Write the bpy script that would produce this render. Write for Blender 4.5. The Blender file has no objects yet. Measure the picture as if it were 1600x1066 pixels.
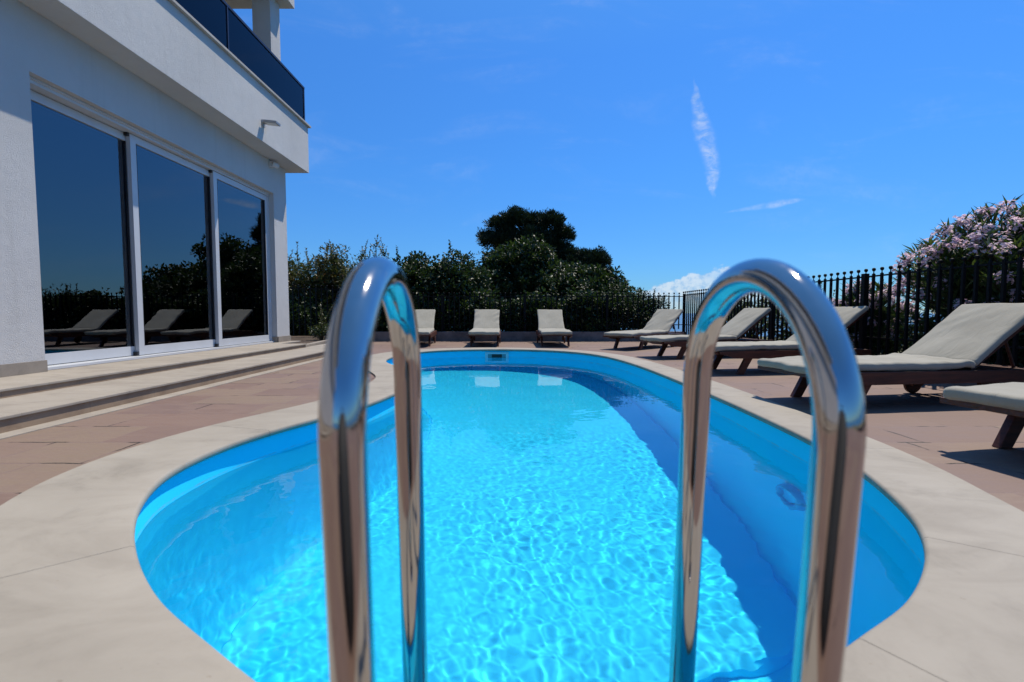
import bpy, bmesh, math, random
import numpy as np
from mathutils import Vector, Matrix, noise

S = bpy.context.scene
COL = S.collection
R = math.radians

# ------------------------------------------------------------------ camera
camd = bpy.data.cameras.new('camera')
cam = bpy.data.objects.new('camera', camd)
COL.objects.link(cam)
S.camera = cam
camd.sensor_width = 36.0
camd.lens = 36 * 760 / 1600
camd.clip_start = 0.02
camd.clip_end = 120000
cam.location = (0, 0, .68)
cam.rotation_euler = (R(90) - math.atan(44 / 760), 0, 0)
camd.dof.use_dof = True
camd.dof.focus_distance = 6.0
camd.dof.aperture_fstop = 3.2

# ------------------------------------------------------------------ sun and sky
SUN = Vector((.34, .39, 1.0)).normalized()
EL = math.asin(SUN.z)
AZ = math.atan2(SUN.x, SUN.y)
sd = bpy.data.lights.new('sun', 'SUN')
sd.energy = 4.75
sd.angle = R(.5)
sd.color = (1.0, .925, .80)
sun = bpy.data.objects.new('sun', sd)
COL.objects.link(sun)
sun.rotation_euler = (-SUN).to_track_quat('-Z', 'Y').to_euler()
sd.cycles.is_caustics_light = True

W = bpy.data.worlds.new('World')
S.world = W
W.use_nodes = True
S.view_settings.view_transform = 'Standard'
S.view_settings.look = 'None'
S.view_settings.exposure = 0.1
S.view_settings.gamma = 1
S.cycles.max_bounces = 10
S.cycles.diffuse_bounces = 6
S.cycles.caustics_reflective = False
S.cycles.transparent_max_bounces = 16
S.cycles.sample_clamp_indirect = 6


class NT:
    """thin wrapper that makes node trees short to write"""
    def __init__(s, tree):
        s.t = tree
        s.n = tree.nodes
        s.l = tree.links

    def new(s, typ, **kw):
        nd = s.n.new(typ)
        for k, v in kw.items():
            setattr(nd, k, v)
        return nd

    def put(s, sock, v):
        if isinstance(v, bpy.types.NodeSocket):
            s.l.new(v, sock)
        elif v is not None:
            if hasattr(sock.default_value, '__len__') and not hasattr(v, '__len__'):
                v = (v,) * len(sock.default_value)
            if hasattr(v, '__len__') and len(sock.default_value) == 4 and len(v) == 3:
                v = (*v, 1)
            sock.default_value = v

    def math(s, op, a, b=None, c=None, clamp=False):
        nd = s.new('ShaderNodeMath', operation=op, use_clamp=clamp)
        for i, v in enumerate((a, b, c)):
            if v is not None:
                s.put(nd.inputs[i], v)
        return nd.outputs[0]

    def vmath(s, op, a, b=None):
        nd = s.new('ShaderNodeVectorMath', operation=op)
        s.put(nd.inputs[0], a)
        if b is not None:
            s.put(nd.inputs[1], b)
        return nd.outputs[0]

    def mix(s, f, a, b, blend='MIX'):
        nd = s.new('ShaderNodeMix', data_type='RGBA', blend_type=blend)
        s.put(nd.inputs[0], f)
        s.put(nd.inputs[6], a)
        s.put(nd.inputs[7], b)
        return nd.outputs[2]

    def noise(s, vec, scale, detail=4, rough=.55, dist=0.0, out=0):
        nd = s.new('ShaderNodeTexNoise')
        s.put(nd.inputs['Vector'], vec)
        nd.inputs['Scale'].default_value = scale
        nd.inputs['Detail'].default_value = detail
        nd.inputs['Roughness'].default_value = rough
        nd.inputs['Distortion'].default_value = dist
        return nd.outputs[out]

    def ramp(s, f, stops, interp='LINEAR'):
        nd = s.new('ShaderNodeValToRGB')
        nd.color_ramp.interpolation = interp
        el = nd.color_ramp.elements
        while len(el) > 1:
            el.remove(el[-1])
        for i, (p, c) in enumerate(stops):
            if not hasattr(c, '__len__'):
                c = (c, c, c)
            e = el[0] if i == 0 else el.new(p)
            e.position = p
            e.color = (*c[:3], 1)
        s.put(nd.inputs[0], f)
        return nd.outputs[0]

    def maprange(s, v, a, b, c=0, d=1, smooth=True):
        nd = s.new('ShaderNodeMapRange', interpolation_type='SMOOTHSTEP' if smooth else 'LINEAR')
        s.put(nd.inputs[0], v)
        for i, x in enumerate((a, b, c, d)):
            s.put(nd.inputs[i + 1], x)
        return nd.outputs[0]

    def mapping(s, vec, scale=(1, 1, 1), rot=(0, 0, 0), loc=(0, 0, 0)):
        nd = s.new('ShaderNodeMapping')
        s.put(nd.inputs[0], vec)
        nd.inputs[1].default_value = loc
        nd.inputs[2].default_value = rot
        nd.inputs[3].default_value = scale
        return nd.outputs[0]

    def bump(s, h, strength=.3, dist=.01, nrm=None):
        nd = s.new('ShaderNodeBump')
        nd.inputs['Strength'].default_value = strength
        nd.inputs['Distance'].default_value = dist
        s.put(nd.inputs['Height'], h)
        if nrm is not None:
            s.put(nd.inputs['Normal'], nrm)
        return nd.outputs[0]

    def coord(s, which='Object'):
        return s.new('ShaderNodeTexCoord').outputs[which]

    def sep(s, v):
        nd = s.new('ShaderNodeSeparateXYZ')
        s.put(nd.inputs[0], v)
        return nd.outputs


def sky_world():
    k = NT(W.node_tree)
    bg = k.n['Background']
    sk = k.new('ShaderNodeTexSky', sky_type='NISHITA')
    sk.sun_disc = False
    sk.sun_elevation = EL
    sk.sun_rotation = AZ
    sk.air_density = 1.0
    sk.dust_density = 0.0
    sk.ozone_density = 3.0
    sk.altitude = 60
    d = k.coord('Generated')
    x, y, z = k.sep(d)
    # polarised look of the deep blue summer sky: tint by elevation
    el = k.maprange(z, 0.0, .9, 0, 1, False)
    tint = k.ramp(el, [(0.0, (.34, .66, 1.10)), (.10, (.36, .78, 1.28)), (.30, (.40, .98, 1.62)), (.5, (.46, 1.12, 1.85)), (.68, (.66, 1.40, 2.02)), (1.0, (1.0, 1.80, 2.25))])
    base = k.mix(1.0, sk.outputs[0], tint, 'MULTIPLY')
    # thin clouds far out over the sea, laid out by compass direction and height
    yy = k.math('MAXIMUM', y, .05)
    u = k.math('DIVIDE', x, yy)
    w = k.math('DIVIDE', z, yy)
    uw = k.new('ShaderNodeCombineXYZ')
    k.put(uw.inputs[0], u)
    k.put(uw.inputs[1], w)
    P = uw.outputs[0]
    n1 = k.noise(k.mapping(P, (26, 60, 1), (0, 0, R(-14))), 1.0, 6, .65, .8)
    n2 = k.noise(P, 30, 6, .6)
    wob = k.math('MULTIPLY', k.math('SUBTRACT', k.noise(P, 22, 3), .5), .025)
    # tall wisp: centre line runs right as it comes down
    t = k.maprange(w, .232, .468, 0, 1, False)
    cen = k.ramp(t, [(0, .409), (.25, .403), (.5, .390), (.75, .373), (1.0, .364)])
    half = k.ramp(t, [(0, .004), (.1, .011), (.3, .019), (.5, .023), (.72, .015), (.9, .006), (1, .001)])
    dist = k.math('ABSOLUTE', k.math('SUBTRACT', k.math('ADD', u, wob), cen))
    prof = k.maprange(k.math('DIVIDE', dist, half), .25, 1.25, 1, 0)
    ends = k.math('MULTIPLY', k.maprange(w, .228, .25), k.maprange(w, .43, .475, 1, 0))
    wisp = k.math('MULTIPLY', k.math('MULTIPLY', prof, ends), k.maprange(n1, .30, .68, .06, .62))
    # slanting streak
    lin = k.math('SUBTRACT', w, k.math('ADD', k.math('MULTIPLY', k.math('SUBTRACT', u, .434), .165), .2035))
    sh = k.ramp(k.maprange(u, .42, .60, 0, 1, False), [(0, .001), (.45, .0055), (.65, .0075), (.9, .004), (1, .0005)])
    st = k.maprange(k.math('DIVIDE', k.math('ABSOLUTE', k.math('ADD', lin, k.math('MULTIPLY', wob, .15))), sh), .2, 1.4, 1, 0)
    st = k.math('MULTIPLY', st, k.math('MULTIPLY', k.maprange(u, .415, .50), k.maprange(u, .56, .60, 1, 0)))
    st = k.math('MULTIPLY', st, k.maprange(n2, .3, .6, .15, .5))
    # low cumulus bank over the horizon
    top = k.ramp(k.maprange(u, .22, .62, 0, 1, False), [(0, .012), (.12, .042), (.2, .058), (.32, .072), (.42, .088), (.50, .097), (.60, .088), (.70, .094), (.82, .060), (1, .01)])
    nb = k.noise(P, 55, 7, .62)
    nb2 = k.noise(P, 18, 3, .5)
    edge = k.math('ADD', k.math('SUBTRACT', top, w), k.math('ADD', k.math('MULTIPLY', k.math('SUBTRACT', nb, .5), .035), k.math('MULTIPLY', k.math('SUBTRACT', nb2, .5), .05)))
    cu = k.maprange(edge, -.002, .007)
    fade = k.maprange(w, -.03, .045, .15, 1)
    cu = k.math('MULTIPLY', k.math('MULTIPLY', cu, k.maprange(nb2, .26, .55, .6, 1.0)), fade)
    # faint veils
    nv = k.noise(k.mapping(P, (3, 11, 1), (0, 0, R(8))), 1.0, 5, .6, .6)
    veil = k.math('MULTIPLY', k.maprange(nv, .50, .8), .14)
    m = k.math('MAXIMUM', k.math('MAXIMUM', wisp, st), veil)
    m = k.math('MAXIMUM', m, cu, clamp=True)
    m = k.math('MULTIPLY', m, k.maprange(y, .05, .15))
    shade = k.mix(k.maprange(nb, .35, .6), (4.6, 6.3, 8.8), (8.8, 9.3, 9.8))
    colr = k.mix(k.math('MULTIPLY', m, .66), base, shade)
    k.put(bg.inputs[0], colr)
    bg.inputs[1].default_value = .087


sky_world()

# ------------------------------------------------------------------ object helpers
def tag(o, label=None, cat=None, group=None, kind=None):
    if label: o['label'] = label
    if cat: o['category'] = cat
    if group: o['group'] = group
    if kind: o['kind'] = kind
    return o


def thing(name, label, cat, loc=(0, 0, 0), rz=0, group=None):
    o = bpy.data.objects.new(name, None)
    COL.objects.link(o)
    o.empty_display_size = .1
    o.location = loc
    o.rotation_euler = (0, 0, rz)
    return tag(o, label, cat, group)


def link_mesh(name, me, mat, parent=None):
    o = bpy.data.objects.new(name, me)
    COL.objects.link(o)
    if mat is not None and not me.materials:
        me.materials.append(mat)
    if parent is not None:
        o.parent = parent
    return o


class MB:
    """collects geometry, then builds it as one mesh object"""
    def __init__(s):
        s.v = []
        s.f = []

    def add(s, v, f):
        b = len(s.v)
        s.v += [tuple(p) for p in v]
        s.f += [tuple(i + b for i in q) for q in f]
        return s

    def box(s, x0, x1, y0, y1, z0, z1, M=None):
        v = [(x, y, z) for z in (z0, z1) for (x, y) in ((x0, y0), (x1, y0), (x1, y1), (x0, y1))]
        if M is not None:
            v = [tuple(M @ Vector(p)) for p in v]
        return s.add(v, [(3, 2, 1, 0), (4, 5, 6, 7), (0, 1, 5, 4), (1, 2, 6, 5), (2, 3, 7, 6), (3, 0, 4, 7)])

    def prism(s, poly, axis, a, b):
        """extrude a 2D polygon along axis from a to b; poly counter-clockwise"""
        def P(p, t):
            return {'x': (t, p[0], p[1]), 'y': (p[0], t, p[1]), 'z': (p[0], p[1], t)}[axis]
        n = len(poly)
        v = [P(p, a) for p in poly] + [P(p, b) for p in poly]
        f = [tuple(range(n))[::-1], tuple(range(n, 2 * n))]
        f += [(i, (i + 1) % n, n + (i + 1) % n, n + i) for i in range(n)]
        return s.add(v, f)

    def tube(s, pts, rad, seg=12, caps=True):
        pts = [Vector(p) for p in pts]
        n = len(pts)
        if not hasattr(rad, '__len__'):
            rad = [rad] * n
        v = []
        up = None
        for i, p in enumerate(pts):
            t = (pts[min(i + 1, n - 1)] - pts[max(i - 1, 0)]).normalized()
            if up is None:
                up = Vector((1, 0, 0)) if abs(t.x) < .8 else Vector((0, 1, 0))
            a = (up - t * up.dot(t)).normalized()
            b = t.cross(a)
            up = a
            for j in range(seg):
                w = 2 * math.pi * j / seg
                v.append(p + (a * math.cos(w) + b * math.sin(w)) * rad[i])
        f = [(i * seg + j, i * seg + (j + 1) % seg, (i + 1) * seg + (j + 1) % seg, (i + 1) * seg + j)
             for i in range(n - 1) for j in range(seg)]
        if caps:
            f.append(tuple(range(seg))[::-1])
            f.append(tuple(range((n - 1) * seg, n * seg)))
        return s.add(v, f)

    def lathe(s, prof, seg=24, M=None):
        """prof: (r, z) pairs turned round z"""
        v = []
        for r, z in prof:
            for j in range(seg):
                w = 2 * math.pi * j / seg
                p = Vector((r * math.cos(w), r * math.sin(w), z))
                v.append(M @ p if M is not None else p)
        n = len(prof)
        f = [(i * seg + j, i * seg + (j + 1) % seg, (i + 1) * seg + (j + 1) % seg, (i + 1) * seg + j)
             for i in range(n - 1) for j in range(seg)]
        return s.add(v, f)

    def mesh(s, name, smooth=False, bevel=0, fix=True):
        me = bpy.data.meshes.new(name)
        me.from_pydata(s.v, [], s.f)
        if fix or bevel:
            bm = bmesh.new()
            bm.from_mesh(me)
            if fix:
                bmesh.ops.recalc_face_normals(bm, faces=bm.faces)
            if bevel:
                es = [e for e in bm.edges if len(e.link_faces) == 2 and e.calc_face_angle(0) > .6]
                bmesh.ops.bevel(bm, geom=es, offset=bevel, segments=2, affect='EDGES', profile=.6)
            bm.to_mesh(me)
            bm.free()
        if smooth:
            me.polygons.foreach_set('use_smooth', [True] * len(me.polygons))
        return me

    def build(s, name, mat, parent=None, smooth=False, bevel=0, fix=True):
        return link_mesh(name, s.mesh(name, smooth, bevel, fix), mat, parent)


def autosmooth(o, ang=35):
    me = o.data
    me.polygons.foreach_set('use_smooth', [True] * len(me.polygons))
    bm = bmesh.new()
    bm.from_mesh(me)
    for e in bm.edges:
        if len(e.link_faces) == 2 and e.calc_face_angle(0) > R(ang):
            e.smooth = False
    bm.to_mesh(me)
    bm.free()
    return o


# ------------------------------------------------------------------ materials
def new_mat(name):
    m = bpy.data.materials.new(name)
    m.use_nodes = True
    k = NT(m.node_tree)
    return m, k, k.n['Principled BSDF']


def mat_stucco():
    m, k, p = new_mat('white_stucco')
    c = k.coord()
    n = k.noise(c, 1.1, 5, .6)
    col = k.ramp(n, [(.3, (.475, .465, .445)), (.7, (.535, .525, .505))])
    drip = k.noise(k.mapping(c, (6, 6, .35)), 1.6, 5, .62)
    col = k.mix(k.maprange(drip, .52, .78, 0, .30), col, (.38, .37, .345))
    blot = k.noise(c, 5.5, 6, .7)
    col = k.mix(k.maprange(blot, .5, .8, 0, .16), col, (.41, .40, .375))
    k.put(p.inputs['Base Color'], col)
    p.inputs['Roughness'].default_value = .9
    fine = k.noise(c, 110, 4, .75)
    trow = k.noise(c, 7, 4, .6)
    k.put(p.inputs['Normal'], k.bump(fine, .8, .007, k.bump(trow, .25, .02)))
    return m


def mat_travertine(name='travertine', a=(.39, .345, .28), b=(.49, .45, .385), dark=1.0, joints=None):
    m, k, p = new_mat(name)
    c = k.coord()
    band = k.noise(k.mapping(c, (1.3, 2.6, 3), (0, 0, R(12))), 1.7, 8, .66, .7)
    col = k.ramp(band, [(.26, tuple(x * .90 * dark for x in a)), (.5, tuple((x + y) / 2 * dark for x, y in zip(a, b))), (.74, tuple(x * dark for x in b))])
    big = k.noise(c, .9, 3, .5)
    col = k.mix(k.maprange(big, .35, .7, 0, .35), col, tuple(x * .86 * dark for x in a))
    fine = k.noise(c, 90, 4, .7)
    col = k.mix(k.maprange(fine, .35, .75, 0, .16), col, (.30, .26, .20), 'MIX')
    stain = k.noise(c, 3.1, 7, .72, .5)
    col = k.mix(k.maprange(stain, .50, .72, 0, .42), col, tuple(x * .62 * dark for x in a))
    pit = k.noise(k.mapping(c, (1, 1.8, 1)), 34, 2, .5)
    pits = k.maprange(pit, .72, .78)
    col = k.mix(k.math('MULTIPLY', pits, .55), col, (.20, .155, .11))
    if joints:
        ax, step = joints
        s_ = k.sep(c)[ax]
        fr = k.math('ABSOLUTE', k.math('SUBTRACT', k.math('FRACT', k.math('DIVIDE', s_, step)), .5))
        jm = k.maprange(fr, .0, .0035, 1, 0)
        col = k.mix(k.math('MULTIPLY', jm, .75), col, (.13, .11, .09))
    k.put(p.inputs['Base Color'], col)
    p.inputs['Roughness'].default_value = .72
    p.inputs['Specular IOR Level'].default_value = .3
    h = k.math('SUBTRACT', k.math('MULTIPLY', fine, .5), pits)
    k.put(p.inputs['Normal'], k.bump(h, .25, .003))
    return m


def mat_paving():
    """random course red and violet sandstone slabs"""
    m, k, p = new_mat('sandstone_paving')
    c = k.coord()
    wob = k.vmath('SCALE', k.vmath('SUBTRACT', k.noise(c, 7, 4, out=1), (.5, .5, .5)))
    wob.node.inputs['Scale'].default_value = .035
    cc = k.mapping(k.vmath('ADD', c, wob), (1, 1, 1), (0, 0, R(0)))
    br = k.new('ShaderNodeTexBrick', offset=.37, offset_frequency=2, squash=.62, squash_frequency=3)
    k.put(br.inputs['Vector'], cc)
    for nm, v in (('Color1', (0, 0, 0, 1)), ('Color2', (1, 1, 1, 1)), ('Mortar', (.5, .5, .5, 1))):
        br.inputs[nm].default_value = v
    br.inputs['Scale'].default_value = 1.0
    br.inputs['Mortar Size'].default_value = .0065
    br.inputs['Mortar Smooth'].default_value = .25
    br.inputs['Bias'].default_value = 0
    br.inputs['Brick Width'].default_value = .74
    br.inputs['Row Height'].default_value = .37
    idc = br.outputs['Color']
    tone = k.ramp(idc, [(0, (.172, .108, .084)), (.2, (.200, .126, .097)), (.4, (.172, .112, .094)), (.55, (.212, .146, .107)),
                        (.72, (.184, .117, .092)), (.86, (.222, .160, .110)), (1, (.163, .104, .086))], 'CONSTANT')
    big = k.noise(c, 1.7, 5, .6, 1.0)
    strk = k.noise(k.mapping(c, (2, 6, 1), (0, 0, R(25))), 1.3, 6, .6, 1.4)
    col = k.mix(k.maprange(strk, .35, .7, .15, .75), tone, (.212, .146, .114))
    col = k.mix(k.maprange(big, .45, .75, 0, .4), col, (.165, .112, .10))
    fine = k.noise(c, 60, 5, .7)
    col = k.mix(k.maprange(fine, .3, .8, 0, .22), col, (.13, .085, .07))
    # joints are mostly filled with sand; only here and there a dark open gap
    gap = k.noise(c, 2.6, 3, .6)
    mort = br.outputs['Fac']
    col = k.mix(k.math('MULTIPLY', mort, .3), col, (.22, .155, .13))
    opn = k.math('MULTIPLY', mort, k.maprange(gap, .54, .60))
    col = k.mix(opn, col, (.018, .013, .012))
    k.put(p.inputs['Base Color'], col)
    k.put(p.inputs['Roughness'], k.maprange(strk, .3, .7, .62, .8))
    p.inputs['Specular IOR Level'].default_value = .35
    h = k.math('ADD', k.math('MULTIPLY', mort, -.8), k.math('ADD', k.math('MULTIPLY', strk, .8), k.math('MULTIPLY', fine, .25)))
    k.put(p.inputs['Normal'], k.bump(h, .45, .008))
    return m


def mat_shell():
    m, k, p = new_mat('blue_pool_gelcoat')
    c = k.coord()
    n = k.noise(c, 2.2, 3, .5)
    z = k.math('ADD', k.sep(c)[2], k.math('MULTIPLY', k.math('SUBTRACT', k.noise(c, 9, 4), .5), .012))
    scum = k.math('MULTIPLY', k.maprange(k.math('ABSOLUTE', k.math('ADD', z, .150)), .002, .009, 1, 0), k.maprange(k.noise(c, 14, 4), .35, .65, .1, .5))
    k.put(p.inputs['Base Color'], k.mix(scum, k.ramp(n, [(.3, (.024, .69, .985)), (.7, (.030, .73, .99))]), (.20, .42, .50)))
    p.inputs['Roughness'].default_value = .6
    p.inputs['Specular IOR Level'].default_value = .12
    return m


def mat_water():
    m, k, p = new_mat('pool_water')
    k.n.remove(p)
    out = k.n['Material Output']
    g = k.new('ShaderNodeBsdfGlass')
    g.inputs['IOR'].default_value = 1.33
    g.inputs['Roughness'].default_value = 0
    g.inputs['Color'].default_value = (.97, .995, 1, 1)
    k.l.new(g.outputs[0], out.inputs[0])
    return m


def mat_simple(name, col, rough=.5, metal=0, spec=.5, nscale=None, namt=.15, bump=0, bscale=40):
    m, k, p = new_mat(name)
    if nscale:
        n = k.noise(k.coord(), nscale, 5, .6)
        k.put(p.inputs['Base Color'], k.mix(k.maprange(n, .3, .7, 0, 1), tuple(x * (1 - namt) for x in col), tuple(min(1, x * (1 + namt)) for x in col)))
    else:
        p.inputs['Base Color'].default_value = (*col, 1)
    p.inputs['Roughness'].default_value = rough
    p.inputs['Metallic'].default_value = metal
    p.inputs['Specular IOR Level'].default_value = spec
    if bump:
        k.put(p.inputs['Normal'], k.bump(k.noise(k.coord(), bscale, 4, .6), bump, .004))
    return m


def mat_steel():
    m, k, p = new_mat('polished_steel')
    c = k.coord()
    n = k.noise(k.mapping(c, (14, 14, 1.5)), 1, 4, .6)
    k.put(p.inputs['Base Color'], k.ramp(n, [(.3, (.43, .40, .38)), (.7, (.54, .515, .50))]))
    p.inputs['Metallic'].default_value = 1
    sm = k.noise(k.mapping(c, (30, 30, 9)), 1, 5, .65)
    k.put(p.inputs['Roughness'], k.maprange(sm, .3, .75, .05, .12))
    k.put(p.inputs['Normal'], k.bump(k.noise(k.mapping(c, (60, 60, 4)), 1, 3), .035, .004))
    return m


def mat_wood():
    m, k, p = new_mat('dark_teak')
    c = k.coord()
    g = k.noise(k.mapping(c, (3, 28, 28)), 1.4, 5, .6, .4)
    k.put(p.inputs['Base Color'], k.ramp(g, [(.3, (.032, .009, .005)), (.55, (.080, .021, .010)), (.75, (.13, .038, .018))]))
    p.inputs['Roughness'].default_value = .5
    k.put(p.inputs['Normal'], k.bump(g, .2, .003))
    return m


def mat_canvas():
    m, k, p = new_mat('ecru_canvas')
    c = k.coord()
    st = k.noise(c, 3.2, 4, .6)
    k.put(p.inputs['Base Color'], k.ramp(st, [(.3, (.300, .275, .215)), (.7, (.362, .336, .270))]))
    p.inputs['Roughness'].default_value = .9
    p.inputs['Specular IOR Level'].default_value = .15
    p.inputs['Sheen Weight'].default_value = .15
    wv = k.noise(c, 420, 2, .5)
    big = k.noise(k.mapping(c, (3, 7, 3), (0, 0, R(35))), 1.5, 4, .5, 1.2)
    k.put(p.inputs['Normal'], k.bump(wv, .15, .001, k.bump(big, .25, .03)))
    return m


def mat_leaf(name, stops, rough=.38, trans=.25, tcol=(1.5, 1.4, .7)):
    m, k, p = new_mat(name)
    geo = k.new('ShaderNodeNewGeometry')
    rnd = geo.outputs['Random Per Island']
    n = k.noise(k.coord(), 2.0, 2)
    f = k.math('ADD', k.math('MULTIPLY', rnd, .7), k.math('MULTIPLY', k.maprange(n, .35, .65), .3))
    col = k.ramp(f, stops)
    k.put(p.inputs['Base Color'], col)
    p.inputs['Roughness'].default_value = rough
    p.inputs['Specular IOR Level'].default_value = .5
    tr = k.new('ShaderNodeBsdfTranslucent')
    k.put(tr.inputs[0], k.mix(1.0, col, tcol, 'MULTIPLY'))
    mx = k.new('ShaderNodeMixShader')
    mx.inputs[0].default_value = trans
    k.l.new(p.outputs[0], mx.inputs[1])
    k.l.new(tr.outputs[0], mx.inputs[2])
    k.l.new(mx.outputs[0], k.n['Material Output'].inputs[0])
    return m


def mat_pane(name, tint, ior, trans):
    """thin tinted pane: reflects like glass, lets part of the light through"""
    m, k, p = new_mat(name)
    k.n.remove(p)
    fr = k.new('ShaderNodeFresnel')
    fr.inputs[0].default_value = ior
    gl = k.new('ShaderNodeBsdfGlossy')
    gl.inputs['Roughness'].default_value = 0
    gl.inputs['Color'].default_value = (*tint, 1)
    tp = k.new('ShaderNodeBsdfTransparent')
    tp.inputs[0].default_value = (*trans, 1)
    mx = k.new('ShaderNodeMixShader')
    k.l.new(fr.outputs[0], mx.inputs[0])
    k.l.new(tp.outputs[0], mx.inputs[1])
    k.l.new(gl.outputs[0], mx.inputs[2])
    k.l.new(mx.outputs[0], k.n['Material Output'].inputs[0])
    return m


M = dict(
    stucco=mat_stucco(),
    coping=mat_travertine('pale_limestone', (.288, .252, .203), (.364, .325, .268)),
    tread=mat_travertine('travertine_tread', (.28, .24, .195), (.39, .345, .285), 1, (1, .82)),
    riser=mat_travertine('travertine_riser', (.23, .155, .10), (.34, .25, .17), 1, (1, .61)),
    plinth=mat_travertine('plinth_stone', (.24, .20, .16), (.31, .27, .22), 1, (1, .6)),
    paving=mat_paving(),
    shell=mat_shell(),
    water=mat_water(),
    steel=mat_steel(),
    wood=mat_wood(),
    canvas=mat_canvas(),
    white=mat_simple('white_aluminium', (.50, .51, .52), .35, 0, .5, 3, .04),
    whitep=mat_simple('white_plastic', (.45, .62, .68), .4),
    black=mat_simple('black_rubber_and_opening', (.012, .012, .014), .6),
    iron=mat_simple('black_iron', (.005, .0055, .006), .6, 0, .14, 30, .3, .2),
    grey=mat_simple('grey_lamp_metal', (.30, .29, .28), .4, .4),
    curtain=mat_simple('pale_curtain', (.78, .79, .82), .9, 0, .1),
    room=mat_simple('room_wall', (.25, .25, .26), .9),
    soil=mat_simple('garden_soil', (.07, .05, .035), .95, 0, .2, 6, .4, .6, 30),
    ground=mat_simple('dry_ground', (.12, .115, .06), .95, 0, .1, .8, .45, .6, 8),
    sea=mat_simple('sea_water', (.02, .07, .14), .25, 0, .5),
    lowwall=mat_simple('grey_wall_stone', (.20, .165, .15), .9, 0, .2, 4, .25, .5, 25),
    bark=mat_simple('bark', (.07, .05, .035), .9, 0, .1, 9, .4, .6, 40),
    glass=mat_pane('tinted_window_pane', (.90, .94, 1.0), 2.15, (.68, .74, .86)),
    rail_glass=mat_pane('smoked_balcony_pane', (.55, .58, .64), 1.45, (.34, .37, .46)),
    rail_metal=mat_simple('dark_blue_rail_metal', (.018, .022, .045), .4, .3),
    leaf_dark=mat_leaf('glossy_dark_leaf', [(0, (.010, .022, .008)), (.5, (.020, .042, .013)), (.85, (.034, .066, .018)), (1, (.05, .080, .026))], .52),
    leaf_mid=mat_leaf('olive_leaf', [(0, (.026, .042, .014)), (.5, (.052, .076, .024)), (.8, (.085, .102, .032)), (1, (.13, .13, .06))]),
    leaf_red=mat_leaf('photinia_leaf', [(0, (.028, .046, .014)), (.5, (.062, .080, .024)), (.78, (.095, .085, .026)), (.92, (.17, .075, .026)), (1, (.20, .06, .035))]),
    leaf_pine=mat_leaf('pine_needles', [(0, (.008, .018, .007)), (.6, (.016, .031, .010)), (1, (.030, .048, .016))], .6, .1),
    leaf_ole=mat_leaf('oleander_leaf', [(0, (.022, .050, .018)), (.5, (.045, .088, .028)), (1, (.10, .14, .05))], .4, .25),
    petal=mat_leaf('pink_petal', [(0, (.62, .36, .45)), (.3, (.74, .55, .62)), (.7, (.82, .70, .74)), (1, (.86, .80, .82))], .7, .5, (1, .97, 1.0)),
    petal_red=mat_leaf('rose_petal', [(0, (.5, .10, .12)), (1, (.65, .25, .25))], .7, .3),
)

# ------------------------------------------------------------------ pool outline
CTRL = [(0.05, .60), (.45, .79), (.74, .965), (.97, 1.11), (1.19, 1.32), (1.35, 1.55), (1.47, 1.83), (1.565, 2.15), (1.635, 2.6), (1.68, 3.4),
        (1.70, 4.3), (1.70, 5.3), (1.67, 6.3), (1.56, 7.35), (1.32, 8.15), (.90, 8.72), (.3, 9.06), (-.35, 9.15), (-1.0, 9.05),
        (-1.5, 8.75), (-1.80, 8.2), (-1.90, 7.4), (-1.76, 6.7), (-1.38, 6.0), (-1.08, 5.35), (-.98, 4.75), (-1.02, 4.2), (-1.12, 3.61),
        (-1.28, 3.18), (-1.42, 2.83), (-1.51, 2.45), (-1.50, 2.05), (-1.36, 1.70), (-1.15, 1.40), (-.90, 1.14), (-.65, .955), (-.33, .75)]


def closed_curve(ctrl, per=10):
    n = len(ctrl)
    out = []
    for i in range(n):
        p0, p1, p2, p3 = (np.array(ctrl[(i + j - 1) % n]) for j in range(4))
        for t in np.arange(per) / per:
            out.append(.5 * ((2 * p1) + (p2 - p0) * t + (2 * p0 - 5 * p1 + 4 * p2 - p3) * t * t + (-p0 + 3 * p1 - 3 * p2 + p3) * t ** 3))
    return np.array(out)


PO = closed_curve(CTRL)
for _ in range(6):                       # soften small kinks of the traced points
    PO = (PO + .5 * (np.roll(PO, 1, 0) + np.roll(PO, -1, 0))) / 2
NP_ = len(PO)
TAN = np.roll(PO, -1, 0) - np.roll(PO, 1, 0)
TAN /= np.linalg.norm(TAN, axis=1)[:, None]
OUTN = np.stack([TAN[:, 1], -TAN[:, 0]], 1)      # outward for a counter-clockwise outline


def offset(d):
    d = np.array(d) if hasattr(d, '__len__') else np.full(NP_, d)
    return PO + OUTN * d[:, None]


def loft(name, rings, mat, parent, smooth=True, cap=False):
    """rings: list of (outline Nx2, z) joined one after the other"""
    n = len(rings[0][0])
    v = [(p[0], p[1], z) for o, z in rings for p in o]
    f = [(i * n + j, i * n + (j + 1) % n, (i + 1) * n + (j + 1) % n, (i + 1) * n + j) for i in range(len(rings) - 1) for j in range(n)]
    if cap:
        b = (len(rings) - 1) * n
        f.append(tuple(range(b, b + n)))
    mb = MB()
    mb.add(v, f)
    return mb.build(name, mat, parent, smooth, fix=True)


pool = thing('swimming_pool', 'kidney shaped swimming pool with bright blue shell and pale stone coping', 'swimming pool', (0, 0, 0))
WATER_Z = -.16
shell = loft('shell', [(offset(.06), -.035), (offset(0), -.036), (offset(0), -.05), (offset(.0), -.40), (offset(-.03), -1.0), (offset(-.08), -1.40), (offset(-.13), -1.56), (offset(-.22), -1.62)],
             M['shell'], pool, cap=True)
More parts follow.
